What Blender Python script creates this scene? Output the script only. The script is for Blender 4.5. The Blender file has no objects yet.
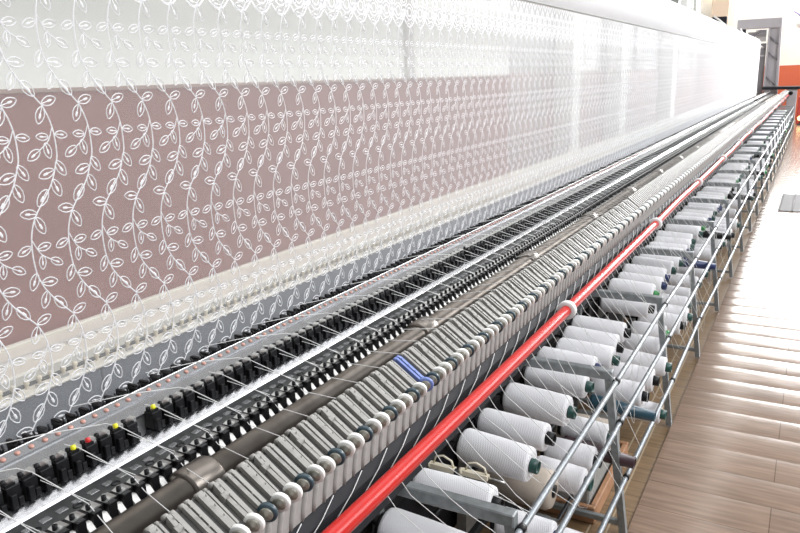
import bpy, math, random
import numpy as np
from mathutils import Matrix, Vector
random.seed(7)
S = bpy.context.scene
COL = S.collection
H = 1.55
PI = math.pi

# ------------------------------------------------------------------ helpers
class MB:
    """collects shapes, builds ONE mesh object"""
    def __init__(s): s.v = []; s.f = []; s.mi = []; s.m = 0; s.sm = []
    def add(s, vs, fs, smooth=False):
        o = len(s.v); s.v += [tuple(p) for p in vs]
        s.f += [tuple(i + o for i in f) for f in fs]
        s.mi += [s.m] * len(fs); s.sm += [smooth] * len(fs)
        return s
    def box(s, x0, x1, y0, y1, z0, z1, bev=0.0):
        if bev <= 0:
            vs = [(x, y, z) for x in (x0, x1) for y in (y0, y1) for z in (z0, z1)]
            fs = [(0, 1, 3, 2), (4, 6, 7, 5), (0, 4, 5, 1), (2, 3, 7, 6), (0, 2, 6, 4), (1, 5, 7, 3)]
            return s.add(vs, fs)
        # chamfered along all edges
        c = ((x0 + x1) / 2, (y0 + y1) / 2, (z0 + z1) / 2); h = (abs(x1 - x0) / 2, abs(y1 - y0) / 2, abs(z1 - z0) / 2)
        b = min(bev, min(h) * .9); vs = []; ix = {}
        for sx in (-1, 1):
            for sy in (-1, 1):
                for sz in (-1, 1):
                    for a in range(3):
                        sg = (sx, sy, sz)
                        p = [c[k] + sg[k] * (h[k] - (0 if k == a else b)) for k in range(3)]
                        ix[(sx, sy, sz, a)] = len(vs); vs.append(tuple(p))
        fs = []
        for a in range(3):
            u, w = [k for k in range(3) if k != a]
            for sg in (-1, 1):
                q = []
                for (su, sw) in ((-1, -1), (1, -1), (1, 1), (-1, 1)):
                    t = [0, 0, 0]; t[a] = sg; t[u] = su; t[w] = sw
                    q.append(ix[(t[0], t[1], t[2], a)])
                fs.append(q)
            for su in (-1, 1):
                for sw in (-1, 1):
                    q = []
                    for (sg, ax) in ((-1, u), (1, u), (1, w), (-1, w)):
                        t = [0, 0, 0]; t[a] = sg; t[u] = su; t[w] = sw
                        q.append(ix[(t[0], t[1], t[2], ax)])
                    fs.append(q)
        for sx in (-1, 1):
            for sy in (-1, 1):
                for sz in (-1, 1): fs.append([ix[(sx, sy, sz, a)] for a in range(3)])
        return s.add(vs, fs)
    def tube(s, pts, r, n=8, cap=True, smooth=True):
        """round tube along pts; r number or list"""
        pts = [Vector(p) for p in pts]; N = len(pts)
        rs = r if isinstance(r, (list, tuple)) else [r] * N
        vs = []; fs = []; up = None
        for i, p in enumerate(pts):
            t = (pts[min(i + 1, N - 1)] - pts[max(i - 1, 0)])
            if t.length < 1e-9: t = Vector((0, 0, 1))
            t.normalize()
            if up is None:
                up = Vector((0, 0, 1)) if abs(t.z) < .9 else Vector((1, 0, 0))
            a = t.cross(up)
            if a.length < 1e-6: a = t.cross(Vector((0, 1, 0)))
            a.normalize(); b = a.cross(t).normalized(); up = b
            for k in range(n):
                th = 2 * PI * k / n
                vs.append(p + (a * math.cos(th) + b * math.sin(th)) * rs[i])
        for i in range(N - 1):
            for k in range(n):
                k2 = (k + 1) % n
                fs.append((i * n + k, i * n + k2, (i + 1) * n + k2, (i + 1) * n + k))
        s.add(vs, fs, smooth)
        if cap:
            o = len(s.v) - len(vs)
            s.f.append(tuple(o + k for k in range(n))[::-1]); s.mi.append(s.m); s.sm.append(False)
            s.f.append(tuple(o + (N - 1) * n + k for k in range(n))); s.mi.append(s.m); s.sm.append(False)
        return s
    def lathe(s, prof, axis='x', n=20, c=(0, 0, 0), smooth=True):
        """prof: list of (t, r) revolved round axis through c"""
        vs = []; fs = []
        for (t, r) in prof:
            for k in range(n):
                th = 2 * PI * k / n; u = r * math.cos(th); w = r * math.sin(th)
                p = {'x': (t, u, w), 'y': (w, t, u), 'z': (u, w, t)}[axis]
                vs.append((p[0] + c[0], p[1] + c[1], p[2] + c[2]))
        for i in range(len(prof) - 1):
            for k in range(n):
                k2 = (k + 1) % n
                fs.append((i * n + k, i * n + k2, (i + 1) * n + k2, (i + 1) * n + k))
        s.add(vs, fs, smooth)
        return s
    def prism(s, prof, y0, y1):
        """closed xz profile extruded along y"""
        n = len(prof); vs = [(x, y0, z) for x, z in prof] + [(x, y1, z) for x, z in prof]
        fs = [(k, (k + 1) % n, n + (k + 1) % n, n + k) for k in range(n)]
        fs += [tuple(range(n))[::-1], tuple(range(n, 2 * n))]
        return s.add(vs, fs)
    def prism_x(s, prof, x0, x1):
        n = len(prof); vs = [(x0, y, z) for y, z in prof] + [(x1, y, z) for y, z in prof]
        fs = [(k, (k + 1) % n, n + (k + 1) % n, n + k) for k in range(n)]
        fs += [tuple(range(n))[::-1], tuple(range(n, 2 * n))]
        return s.add(vs, fs)
    def mesh(s, name, mats):
        me = bpy.data.meshes.new(name); me.from_pydata(s.v, [], s.f)
        for m in (mats if isinstance(mats, (list, tuple)) else [mats]): me.materials.append(m)
        me.polygons.foreach_set('material_index', s.mi)
        me.polygons.foreach_set('use_smooth', s.sm)
        me.update()
        import bmesh
        if len(s.v) < 200000:
            bm = bmesh.new(); bm.from_mesh(me); bmesh.ops.recalc_face_normals(bm, faces=bm.faces[:]); bm.to_mesh(me); bm.free()
        return me
    def build(s, name, mats, parent=None, loc=None):
        return link(name, s.mesh(name, mats), parent, loc)

def link(name, me, parent=None, loc=None):
    o = bpy.data.objects.new(name, me); COL.objects.link(o)
    if parent: o.parent = parent
    if loc is not None: o.location = loc
    return o
def tag(o, label=None, cat=None, group=None, kind=None):
    if label: o['label'] = label
    if cat: o['category'] = cat
    if group: o['group'] = group
    if kind: o['kind'] = kind
    return o
def thing(name, label, cat, loc=(0, 0, 0), group=None):
    o = bpy.data.objects.new(name, None); COL.objects.link(o); o.location = loc
    o.empty_display_size = .05
    return tag(o, label, cat, group)
def copy_tree(o, parent=None):
    c = o.copy(); COL.objects.link(c); c.parent = parent
    for ch in o.children: copy_tree(ch, c)
    return c
ORD = ['zeroth', 'first', 'second', 'third', 'fourth', 'fifth', 'sixth', 'seventh', 'eighth', 'ninth', 'tenth', 'eleventh', 'twelfth',
       'thirteenth', 'fourteenth', 'fifteenth', 'sixteenth', 'seventeenth', 'eighteenth', 'nineteenth', 'twentieth',
       'twenty-first', 'twenty-second', 'twenty-third', 'twenty-fourth', 'twenty-fifth', 'twenty-sixth', 'twenty-seventh']

# ------------------------------------------------------------------ materials
def mat(name, col, rough=.5, metal=0.0, noise=None, bump=None, spec=None, trans=None):
    """noise=(scale, amount, colour2) mixes a second colour; bump=(scale, strength)"""
    m = bpy.data.materials.new(name); m.use_nodes = True; nt = m.node_tree; b = nt.nodes['Principled BSDF']
    b.inputs['Base Color'].default_value = (*col, 1); b.inputs['Roughness'].default_value = rough; b.inputs['Metallic'].default_value = metal
    if spec is not None: b.inputs['Specular IOR Level'].default_value = spec
    tc = nt.nodes.new('ShaderNodeTexCoord')
    if noise:
        n = nt.nodes.new('ShaderNodeTexNoise'); n.inputs['Scale'].default_value = noise[0]; n.inputs['Detail'].default_value = 5
        nt.links.new(tc.outputs['Object'], n.inputs['Vector'])
        r = nt.nodes.new('ShaderNodeMapRange'); r.inputs['From Min'].default_value = .38; r.inputs['From Max'].default_value = .68
        r.inputs['To Max'].default_value = noise[1]; nt.links.new(n.outputs['Fac'], r.inputs['Value'])
        x = nt.nodes.new('ShaderNodeMix'); x.data_type = 'RGBA'; x.inputs[6].default_value = (*col, 1); x.inputs[7].default_value = (*noise[2], 1)
        nt.links.new(r.outputs['Result'], x.inputs[0]); nt.links.new(x.outputs[2], b.inputs['Base Color'])
    if bump:
        n = nt.nodes.new('ShaderNodeTexNoise'); n.inputs['Scale'].default_value = bump[0]; n.inputs['Detail'].default_value = 4
        nt.links.new(tc.outputs['Object'], n.inputs['Vector'])
        bp = nt.nodes.new('ShaderNodeBump'); bp.inputs['Strength'].default_value = bump[1]; bp.inputs['Distance'].default_value = .004
        nt.links.new(n.outputs['Fac'], bp.inputs['Height']); nt.links.new(bp.outputs['Normal'], b.inputs['Normal'])
    return m
def emit(name, col, st):
    m = bpy.data.materials.new(name); m.use_nodes = True; nt = m.node_tree; nt.nodes.clear()
    e = nt.nodes.new('ShaderNodeEmission'); e.inputs[0].default_value = (*col, 1); e.inputs[1].default_value = st
    o = nt.nodes.new('ShaderNodeOutputMaterial'); nt.links.new(e.outputs[0], o.inputs[0]); return m

M_black = mat('black_plastic', (.006, .006, .007), .45, 0, None, None, .25)
M_dark = mat('dark_steel', (.014, .015, .017), .5, .2, (30, .6, (.03, .03, .032)), None, .3)
M_char = mat('charcoal_paint', (.012, .0125, .016), .6, 0, (18, .7, (.020, .020, .024)), None, .2)
M_grey = mat('grey_casting', (.30, .29, .27), .5, 0, (60, .6, (.20, .19, .175)), (250, .12))
M_hous = mat('dark_grey_housing', (.045, .043, .041), .6)
M_ribbed = mat('grey_ribbing', (.36, .35, .335), .55, 0, (80, .5, (.28, .27, .255)))
M_blue = mat('blue_casting', (.16, .22, .50), .5, 0, (60, .5, (.12, .16, .38)))
M_wheelw = mat('white_ring', (.80, .79, .76), .45)
M_wheelt = mat('teal_ring', (.03, .055, .07), .35)
M_hub = mat('worn_hub', (.30, .29, .25), .45, .3, (120, .8, (.16, .15, .12)))
M_steel = mat('brushed_steel', (.62, .62, .61), .28, .9, (40, .4, (.5, .5, .49)))
M_shiny = mat('polished_plate', (.88, .89, .91), .16, 1.0, (45, .35, (.74, .75, .78)), (90, .06))
M_plate = mat('oily_plate', (.11, .115, .115), .35, .6, (50, .7, (.06, .06, .06)))
M_slide = mat('grey_slide_plate', (.36, .365, .375), .26, .85, (25, .5, (.26, .265, .27)))
M_shaft = mat('worn_shaft', (.23, .205, .18), .30, .8, (14, .7, (.13, .11, .095)))
M_red = mat('red_pipe_paint', (.50, .013, .009), .30, 0, (22, .4, (.43, .012, .009)), None, .4)
M_collar = mat('white_collar', (.72, .72, .72), .35)
M_galv = mat('galvanised_steel', (.30, .325, .345), .42, .7, (50, .6, (.19, .205, .22)))
M_frame = mat('creel_frame_paint', (.27, .29, .295), .45, .4, (50, .6, (.17, .18, .18)))
M_green = mat('dark_green_tube', (.012, .06, .05), .35)
M_bright = mat('bright_green_tube', (.03, .25, .06), .35)
M_navy = mat('navy_tube', (.015, .03, .10), .35)
M_teal = mat('teal_tube', (.012, .05, .075), .32)
M_maroon = mat('maroon_tube', (.035, .015, .02), .35)
M_beige = mat('beige_yarn', (.50, .43, .36), .8, 0, (90, .4, (.42, .36, .30)))
M_cream = mat('cream_plastic', (.72, .66, .52), .45)
M_wood = mat('tray_wood', (.45, .24, .13), .55, 0, (25, .6, (.33, .16, .08)))
M_conc = mat('grey_box', (.36, .36, .34), .8, 0, (30, .5, (.28, .28, .27)))
M_rust = mat('copper_stud', (.50, .27, .22), .35, .3)
M_bluegrey = mat('bluegrey_panel', (.115, .135, .16), .55, 0, (10, .5, (.09, .105, .125)))
M_gap = mat('greygreen_backplate', (.055, .064, .058), .6, 0, (20, .5, (.04, .047, .043)))
M_ledge = mat('cream_ledge', (.76, .735, .65), .6, 0, (9, .4, (.60, .56, .47)), (60, .2))
M_white = mat('white_wall', (.84, .85, .80), .8, 0, (2.5, .5, (.78, .80, .75)))
M_dado = mat('red_brown_dado', (.245, .105, .085), .7, 0, (5, .5, (.21, .088, .072)))
M_orange = mat('orange_red_dado', (.62, .13, .055), .6, 0, (4, .4, (.55, .11, .05)))
M_grwall = mat('pale_grey_wall', (.42, .42, .40), .8, 0, (3, .5, (.35, .35, .33)))
M_cwall = mat('cream_far_wall', (.90, .86, .78), .8, 0, (2.0, .6, (.84, .79, .70)))
M_tower = mat('grey_machine_paint', (.40, .38, .40), .5, 0, (6, .4, (.34, .32, .34)))
M_towerd = mat('grey_machine_paint_deep', (.22, .21, .225), .5, 0, (6, .4, (.18, .17, .185)))
M_beigeband = mat('tan_curtain', (.60, .47, .36), .8)
M_yellow = mat('yellow_cap', (.75, .70, .02), .4)
M_redcap = mat('red_cap', (.55, .02, .02), .4)
M_pane = emit('daylit_pane', (.97, .98, 1), 1.0)
M_farpane = emit('daylit_far_pane', (1, .98, .95), 26.0)
M_tube = emit('lamp_tube', (1, .98, .95), 11.0)
M_glow = emit('lit_sign_lamp', (1, .62, .25), 4.0)

# sheer net: thread coverage grows with the length of cloth the ray crosses (Beer-Lambert)
def net_mat(name, clear, col):
    m = bpy.data.materials.new(name); m.use_nodes = True; nt = m.node_tree; nt.nodes.clear(); N = nt.nodes.new; L = nt.links.new
    g = N('ShaderNodeNewGeometry'); dt = N('ShaderNodeVectorMath'); dt.operation = 'DOT_PRODUCT'
    L(g.outputs['Normal'], dt.inputs[0]); L(g.outputs['Incoming'], dt.inputs[1])
    ab = N('ShaderNodeMath'); ab.operation = 'ABSOLUTE'; L(dt.outputs['Value'], ab.inputs[0])
    mx = N('ShaderNodeMath'); mx.operation = 'MAXIMUM'; L(ab.outputs[0], mx.inputs[0]); mx.inputs[1].default_value = .04
    iv = N('ShaderNodeMath'); iv.operation = 'DIVIDE'; iv.inputs[0].default_value = 1; L(mx.outputs[0], iv.inputs[1])
    pw = N('ShaderNodeMath'); pw.operation = 'POWER'; pw.inputs[0].default_value = clear; L(iv.outputs[0], pw.inputs[1])
    df = N('ShaderNodeBsdfDiffuse'); df.inputs[0].default_value = (*col, 1)
    tl = N('ShaderNodeBsdfTranslucent'); tl.inputs[0].default_value = (*col, 1)
    x1 = N('ShaderNodeMixShader'); x1.inputs[0].default_value = .5; L(df.outputs[0], x1.inputs[1]); L(tl.outputs[0], x1.inputs[2])
    tr = N('ShaderNodeBsdfTransparent')
    x2 = N('ShaderNodeMixShader'); L(pw.outputs[0], x2.inputs[0]); L(x1.outputs[0], x2.inputs[1]); L(tr.outputs[0], x2.inputs[2])
    o = N('ShaderNodeOutputMaterial'); L(x2.outputs[0], o.inputs[0]); return m
M_net = net_mat('sheer_net', .815, (.93, .94, .96))
def cloth_mat(name, col, tl_f, emb=False):
    m = bpy.data.materials.new(name); m.use_nodes = True; nt = m.node_tree; nt.nodes.clear(); N = nt.nodes.new; L = nt.links.new
    df = N('ShaderNodeBsdfDiffuse'); df.inputs[0].default_value = (*col, 1)
    tl = N('ShaderNodeBsdfTranslucent'); tl.inputs[0].default_value = (*col, 1)
    x1 = N('ShaderNodeMixShader'); x1.inputs[0].default_value = tl_f; L(df.outputs[0], x1.inputs[1]); L(tl.outputs[0], x1.inputs[2])
    o = N('ShaderNodeOutputMaterial'); L(x1.outputs[0], o.inputs[0]); return m
M_emb = cloth_mat('satin_embroidery', (.93, .935, .955), .32)
M_roll = cloth_mat('rolled_white_cloth', (.95, .95, .95), .05)
M_thread = cloth_mat('white_thread', (.85, .85, .84), .3)
# wound yarn with fine diagonal winding lines
def yarn_mat():
    m = mat('wound_white_yarn', (.77, .765, .785), .6); nt = m.node_tree; b = nt.nodes['Principled BSDF']; N = nt.nodes.new; L = nt.links.new
    tc = N('ShaderNodeTexCoord'); mp = N('ShaderNodeMapping'); mp.inputs['Rotation'].default_value = (0, 0, .3)
    L(tc.outputs['Object'], mp.inputs['Vector'])
    hs = []
    for sgn in (1, -1):
        w = N('ShaderNodeTexWave'); w.inputs['Scale'].default_value = 62; w.inputs['Distortion'].default_value = 2.5; w.inputs['Detail'].default_value = 3
        mp = N('ShaderNodeMapping'); mp.inputs['Rotation'].default_value = (0, .3 * sgn, .32 * sgn); L(tc.outputs['Object'], mp.inputs['Vector'])
        L(mp.outputs[0], w.inputs['Vector']); hs.append(w)
    ad = N('ShaderNodeMath'); ad.operation = 'ADD'; L(hs[0].outputs['Fac'], ad.inputs[0]); L(hs[1].outputs['Fac'], ad.inputs[1])
    bp = N('ShaderNodeBump'); bp.inputs['Strength'].default_value = .35; bp.inputs['Distance'].default_value = .0015
    L(ad.outputs[0], bp.inputs['Height']); L(bp.outputs['Normal'], b.inputs['Normal'])
    b.inputs['Sheen Weight'].default_value = .3
    return m
M_yarn = yarn_mat()
# laminate plank floor (planks run along x, 0.19 wide)
def plank_mat(name, c1, c2, w, rough, ln):
    m = bpy.data.materials.new(name); m.use_nodes = True; nt = m.node_tree; b = nt.nodes['Principled BSDF']; N = nt.nodes.new; L = nt.links.new
    tc = N('ShaderNodeTexCoord'); br = N('ShaderNodeTexBrick')
    br.inputs['Scale'].default_value = 1; br.inputs['Brick Width'].default_value = ln; br.inputs['Row Height'].default_value = w
    br.inputs['Mortar Size'].default_value = .0022; br.inputs['Mortar Smooth'].default_value = .3
    br.inputs['Color1'].default_value = (*c1, 1); br.inputs['Color2'].default_value = (*c2, 1); br.inputs['Mortar'].default_value = (c1[0] * .45, c1[1] * .42, c1[2] * .38, 1)
    L(tc.outputs['Object'], br.inputs['Vector'])
    n = N('ShaderNodeTexNoise'); mp = N('ShaderNodeMapping'); mp.inputs['Scale'].default_value = (2.2, 26, 1); L(tc.outputs['Object'], mp.inputs[0]); L(mp.outputs[0], n.inputs['Vector'])
    n.inputs['Scale'].default_value = 2; n.inputs['Detail'].default_value = 7
    mr = N('ShaderNodeMapRange'); mr.inputs['From Min'].default_value = .3; mr.inputs['From Max'].default_value = .7; mr.inputs['To Min'].default_value = .72; mr.inputs['To Max'].default_value = 1.22
    L(n.outputs['Fac'], mr.inputs['Value'])
    mx = N('ShaderNodeVectorMath'); mx.operation = 'MULTIPLY'; L(br.outputs['Color'], mx.inputs[0]); L(mr.outputs['Result'], mx.inputs[1]); L(mx.outputs[0], b.inputs['Base Color'])
    b.inputs['Roughness'].default_value = rough
    n2 = N('ShaderNodeTexNoise'); n2.inputs['Scale'].default_value = 5; n2.inputs['Detail'].default_value = 2; L(tc.outputs['Object'], n2.inputs['Vector'])
    bp = N('ShaderNodeBump'); bp.inputs['Strength'].default_value = .12; bp.inputs['Distance'].default_value = .01; L(n2.outputs['Fac'], bp.inputs['Height']); L(bp.outputs['Normal'], b.inputs['Normal'])
    return m
M_lam = plank_mat('laminate_planks', (.235, .160, .114), (.20, .136, .098), .19, .17, 1.9)
M_oldfl = plank_mat('old_olive_planks', (.21, .135, .07), (.185, .118, .06), .11, .45, 2.6)

# ------------------------------------------------------------------ setting
Y0, Y1 = -1.2, 25.0
o = MB().box(-3.4, -.425, Y0, Y1, -.06, -.008).build('floor', M_oldfl); tag(o, kind='structure')
# laminate: each plank slightly crowned
mb = MB(); w = .19; ny = 6
i0 = int(Y0 / w) - 1; i1 = int(Y1 / w) + 1
for i in range(i0, i1):
    ya = i * w
    vs = []
    for k in range(ny + 1):
        t = k / ny; z = .0009 * (1 - (2 * t - 1) ** 2) - (.0011 if k in (0, ny) else 0)
        vs += [(-.43, ya + t * w, z), (4.5, ya + t * w, z)]
    mb.add(vs, [(2 * k, 2 * k + 1, 2 * k + 3, 2 * k + 2) for k in range(ny)], True)
mb.box(-.43, 4.5, i0 * w, i1 * w, -.05, -.003)
o = mb.build('floor_laminate', M_lam); tag(o, kind='structure')
# tape lines on the old floor
mb = MB()
for x in (-.56, -.50): mb.box(x, x + .006, Y0, Y1, -.008, -.0075)
o = mb.build('floor_line', mat('faded_line', (.36, .29, .20), .5)); tag(o, kind='structure')

o = MB().box(-2.14, -2.0, Y0, 5.2, .0, 1.555).build('wall_left', M_dado)
tag(o, kind='structure')
mb = MB(); mb.box(-2.14, -2.0, Y0, 5.2, 1.555, 4.2); o = mb.build('wall_left_upper', M_white); tag(o, kind='structure')
o = MB().box(-2.0, -1.985, 3.615, 3.707, 1.555, 4.2, .003).build('trim_1', mat('grey_batten', (.5, .49, .46), .6)); tag(o, kind='structure')
o = MB().box(-2.0, -1.994, Y0, 5.2, 1.548, 1.560).build('trim_2', mat('dado_edge', (.34, .24, .20), .6)); tag(o, kind='structure')
# rear wall beyond, with windows between pale pillars
o = MB().box(-3.5, -3.3, 4.0, Y1, 0, 1.6).build('wall_rear', mat('rose_grey_dado', (.34, .31, .30), .7, 0, (.9, .9, (.36, .17, .14)))); tag(o, kind='structure')
mb = MB(); mb.box(-3.5, -3.3, 4.0, 10.6, 1.6, 4.6); mb.box(-3.5, -3.3, 10.6, Y1, 4.2, 4.6)
for ya in (10.6, 13.2, 15.8, 18.4, 21.0, 23.6): mb.box(-3.5, -3.3, ya, ya + .9, 1.6, 4.2)
o = mb.build('wall_rear_upper', M_grwall); tag(o, kind='structure')
wn = 1
for ya in (11.5, 14.1, 16.7, 19.3, 21.9):
    o = MB().box(-3.46, -3.44, ya, ya + 1.7, 1.6, 4.2).build('window_%d' % wn, M_pane); tag(o, kind='structure')
    fr = MB()
    for yy in (ya, ya + .83, ya + 1.64): fr.box(-3.44, -3.38, yy, yy + .06, 1.6, 4.2)
    for zz in (1.6, 2.4, 3.3, 4.14): fr.box(-3.44, -3.385, ya, ya + 1.7, zz, zz + .06)
    fr.build('window_frame', M_white, o); wn += 1
for k, (ya, yb) in enumerate(((10.35, 10.75), (13.3, 13.8), (18.5, 19.1))):
    o = MB().box(-3.3, -3.02, ya, yb, 0, 4.6, .01).build('pillar', M_white); tag(o, kind='structure')
# far wall: cream above orange-red dado, unseen windows high up assumed from floor glare
o = MB().box(-5, 4.5, Y1, Y1 + .15, 0, 1.60).build('wall_far', M_orange); tag(o, kind='structure')
mb = MB(); mb.box(-5, 4.5, Y1, Y1 + .15, 1.60, 3.7); mb.box(-5, 4.5, Y1, Y1 + .15, 6.3, 7)
for xa in (-5, -2.95, -.82, 1.3, 3.4): mb.box(xa, xa + .3, Y1, Y1 + .15, 3.7, 6.3)
o = mb.build('wall_far_upper', M_cwall); tag(o, kind='structure')
for xa in (-4.7, -2.65, -.52, 1.6):
    o = MB().box(xa, xa + 1.85, Y1 + .06, Y1 + .08, 3.7, 6.3).build('window_%d' % wn, M_farpane); tag(o, kind='structure')  # glowing pane of an assumed window, out of view
    fr = MB()
    for xx in (xa, xa + .9, xa + 1.79): fr.box(xx, xx + .06, Y1 + .01, Y1 + .06, 3.7, 6.3)
    for zz in (3.7, 4.95, 6.24): fr.box(xa, xa + 1.85, Y1 + .012, Y1 + .06, zz, zz + .06)
    fr.build('window_frame', M_white, o); wn += 1
# tan pilaster on the far wall and pale column before it
o = MB().box(-3.02, -2.53, Y1 - .25, Y1, 1.62, 4, .02).build('pillar', M_beigeband); tag(o, kind='structure')

# ------------------------------------------------------------------ lace fabric
XF = -1.25; YF0, YF1 = .30, 19.4; ZB, ZT = .905, 2.08
fab = MB()
ys = np.linspace(YF0, YF1, 60)
vs = []; 
zs = [ZB, 1.2, 1.6, 1.9, ZT]
for z in zs:
    for y in ys: vs.append((XF, y, z))
n = len(ys)
fab.add(vs, [(r * n + k, r * n + k + 1, (r + 1) * n + k + 1, (r + 1) * n + k) for r in range(len(zs) - 1) for k in range(n - 1)], True)
fabric = fab.build('lace_fabric', M_net)
tag(fabric, 'long sheer white net fabric with embroidered leafy vines, stretched upright along the machine', 'fabric')

def leaf_ring(bx, tx, seg):
    b = np.array(bx); t = np.array(tx); d = t - b; Lh = np.linalg.norm(d); d /= Lh; nrm = np.array([-d[1], d[0]])
    pts = []
    for k in range(seg):
        s = 2 * PI * k / seg
        u = (1 - math.cos(s)) / 2
        wd = .215 * Lh * math.sin(s) * (1 - .18 * math.cos(2 * s) + .12 * (1 - u))
        pts.append(b + d * u * Lh + nrm * wd)
    return pts, b, d, Lh, nrm
def ribbon(V, F, pts, wd, closed, ridge):
    """flat satin ribbon with a raised middle ridge, in the (y,z) plane"""
    N = len(pts); o = len(V); c = 3 if ridge else 2
    for i in range(N):
        a = pts[(i - 1) % N] if (closed or i > 0) else pts[i]
        b = pts[(i + 1) % N] if (closed or i < N - 1) else pts[i]
        t = np.array(b) - np.array(a); t /= (np.linalg.norm(t) + 1e-9); nr = np.array([-t[1], t[0]]) * wd / 2
        p = np.array(pts[i])
        V.append((.0006, *(p - nr)))
        if ridge: V.append((.0018, *p))
        V.append((.0006, *(p + nr)))
    for i in range(N if closed else N - 1):
        j = (i + 1) % N
        for k in range(c - 1): F.append((o + i * c + k, o + j * c + k, o + j * c + k + 1, o + i * c + k + 1))
# one vine repeat measured off the cloth: (dy, z) with zero at the joint
def U(p, r):
    sc = 7.619; px = 80 + p[0] / sc; py = {5: 80, 6: 150, 7: 220}[r] + p[1] / sc
    q = ((px - 400), (py - 266.5), 720.0)
    AX = (0.8711949786889809, 0.09605285059239298, -0.4814490201466627); AY = (0.48989786524067924, -0.23386790947799094, 0.8398249118411645); AZ = (-0.03192789907081817, -0.9675120933660053, -0.25080063486921006)
    r = [sum(a * b for a, b in zip(A, q)) for A in (AX, AY, AZ)]
    k = XF / r[0]
    return (r[1] * k - 1.10, H + r[2] * k - 1.525)
STEM = [((470, 155), 5), ((503, 225), 5), ((530, 305), 5), ((548, 400), 5), ((556, 500), 5), ((548, 20), 6), ((530, 120), 6), ((497, 215), 6), ((440, 335), 6), ((413, 420), 6), ((402, 520), 6), ((410, 110), 7), ((432, 220), 7), ((460, 285), 7), ((490, 335), 7), ((545, 400), 7), ((625, 490), 7)]
BR1 = [((530, 305), 5), ((512, 385), 5), ((488, 425), 5), ((455, 462), 5)]
BR2 = [((403, -10), 7), ((430, 45), 7), ((463, 92), 7), ((512, 120), 7)]
LEAVES = [((472, 150), (552, 113), 5), ((474, 170), (450, 285), 5), ((508, 372), (436, 370), 5), ((490, 412), (517, 515), 5), ((458, 460), (388, 527), 5), ((546, 352), (618, 362), 5),
          ((550, 0), (606, 95), 6), ((538, 60), (450, 108), 6), ((530, 122), (576, 234), 6), ((498, 190), (443, 302), 6), ((436, 352), (338, 355), 6), ((428, 375), (480, 482), 6),
          ((398, 38), (323, 93), 7), ((437, 52), (514, 20), 7), ((464, 95), (465, 187), 7), ((512, 120), (582, 152), 7), ((430, 215), (400, 330), 7), ((460, 275), (550, 265), 7), ((490, 333), (467, 448), 7), ((530, 375), (600, 447), 7)]
PER = .406; VP = .0785
def vine(full):
    V = []; F = []
    for (pts, wd) in ((STEM, .0029), (BR1, .0023), (BR2, .0023)):
        p = [np.array(U(a, r)) for a, r in pts]
        if pts is STEM:
            p[-1] = np.array([p[0][0], p[0][1] - PER])
        q = [p[0]]
        for i in range(len(p) - 1):
            a = p[max(i - 1, 0)]; b = p[i]; c = p[i + 1]; d = p[min(i + 2, len(p) - 1)]
            for t in ((.33, .67, 1) if full else (1,)):
                q.append(.5 * ((2 * b) + (c - a) * t + (2 * a - 5 * b + 4 * c - d) * t * t + (3 * b - a - 3 * c + d) * t ** 3))
        ribbon(V, F, q, wd, False, full)
    for (b, t, r) in LEAVES:
        pts, bb, d, Lh, nr = leaf_ring(U(b, r), U(t, r), 12 if full else 7)
        ribbon(V, F, pts, (.0022 if full else .0027), True, full)
        # seed in the leaf and the little line that leads to it
        ce = bb + d * Lh * .55; sd = []
        o = len(V)
        for k in range(6):
            a = k * PI / 3; p = ce + d * math.cos(a) * Lh * .2 + nr * math.sin(a) * Lh * .08
            V.append((.0008, *p))
        V.append((.002, *ce))
        F += [(o + k, o + (k + 1) % 6, o + 6) for k in range(6)]
        if full: ribbon(V, F, [bb, ce], .0018, False, False)
    return np.array(V), F
def tile(name, cols, full):
    V, F = vine(full)
    tri = np.array([f if len(f) == 4 else (f[0], f[1], f[2], -1) for f in F])
    VV = []; 
    offs = []
    for c in cols:
        for k in range(-1, 3):
            offs.append((0, 1.10 + c * VP, 1.525 + .002 - PER * k))
    allV = []; allF = []; base = 0
    for of in offs:
        v = V + np.array(of) + np.array([XF, 0, 0])
        zc = v[:, 2]
        keep = [f for f in F if all(ZB + .004 < zc[i] < 1.80 for i in f)]
        if not keep: continue
        allV.append(v); allF += [tuple(i + base for i in f) for f in keep]; base += len(v)
    vv = np.concatenate(allV)
    me = bpy.data.meshes.new(name); me.from_pydata(vv.tolist(), [], allF); me.materials.append(M_emb); me.update()
    return link(name, me, fabric)
ncol = int((YF1 - .05 - 1.10) / VP)
tile('vine_embroidery', range(-10, 75), True)
tile('vine_embroidery', range(75, ncol), False)
# scalloped border band under the roll: dense rosettes and a scalloped lower edge
mb = MB(); V = []; F = []
nb = int((YF1 - YF0) / VP)
for i in range(nb):
    yc = YF0 + .04 + i * VP; full = yc < 7
    for (dy, z, r0) in (((0, 1.775, .026), (.039, 1.815, .022), (0, 1.845, .018), (.039, 1.77, .012)) if full else ((0, 1.775, .026), (.039, 1.815, .022))):
        for rr in ((r0, r0 * .55) if full else (r0 * .8,)):
            pts = [np.array([yc + dy + rr * math.cos(a * PI / 5), z + rr * math.sin(a * PI / 5)]) for a in range(10)]
            ribbon(V, F, pts, .005 if full else .014, True, False)
    arc = [np.array([yc - VP / 2 + VP * t, 1.755 - .03 * math.sin(PI * t)]) for t in np.linspace(0, 1, 7)]
    ribbon(V, F, arc, .005, False, False)
    arc = [np.array([yc - VP / 2 + VP * t, 1.86 + .03 * abs(math.sin(PI * t * 2))]) for t in np.linspace(0, 1, 7)]
    ribbon(V, F, arc, .006, False, False)
me = bpy.data.meshes.new('scalloped_border'); me.from_pydata([(x + XF, y, z) for x, y, z in V], [], F); me.materials.append(M_emb); me.update(); link('scalloped_border', me, fabric)
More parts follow.
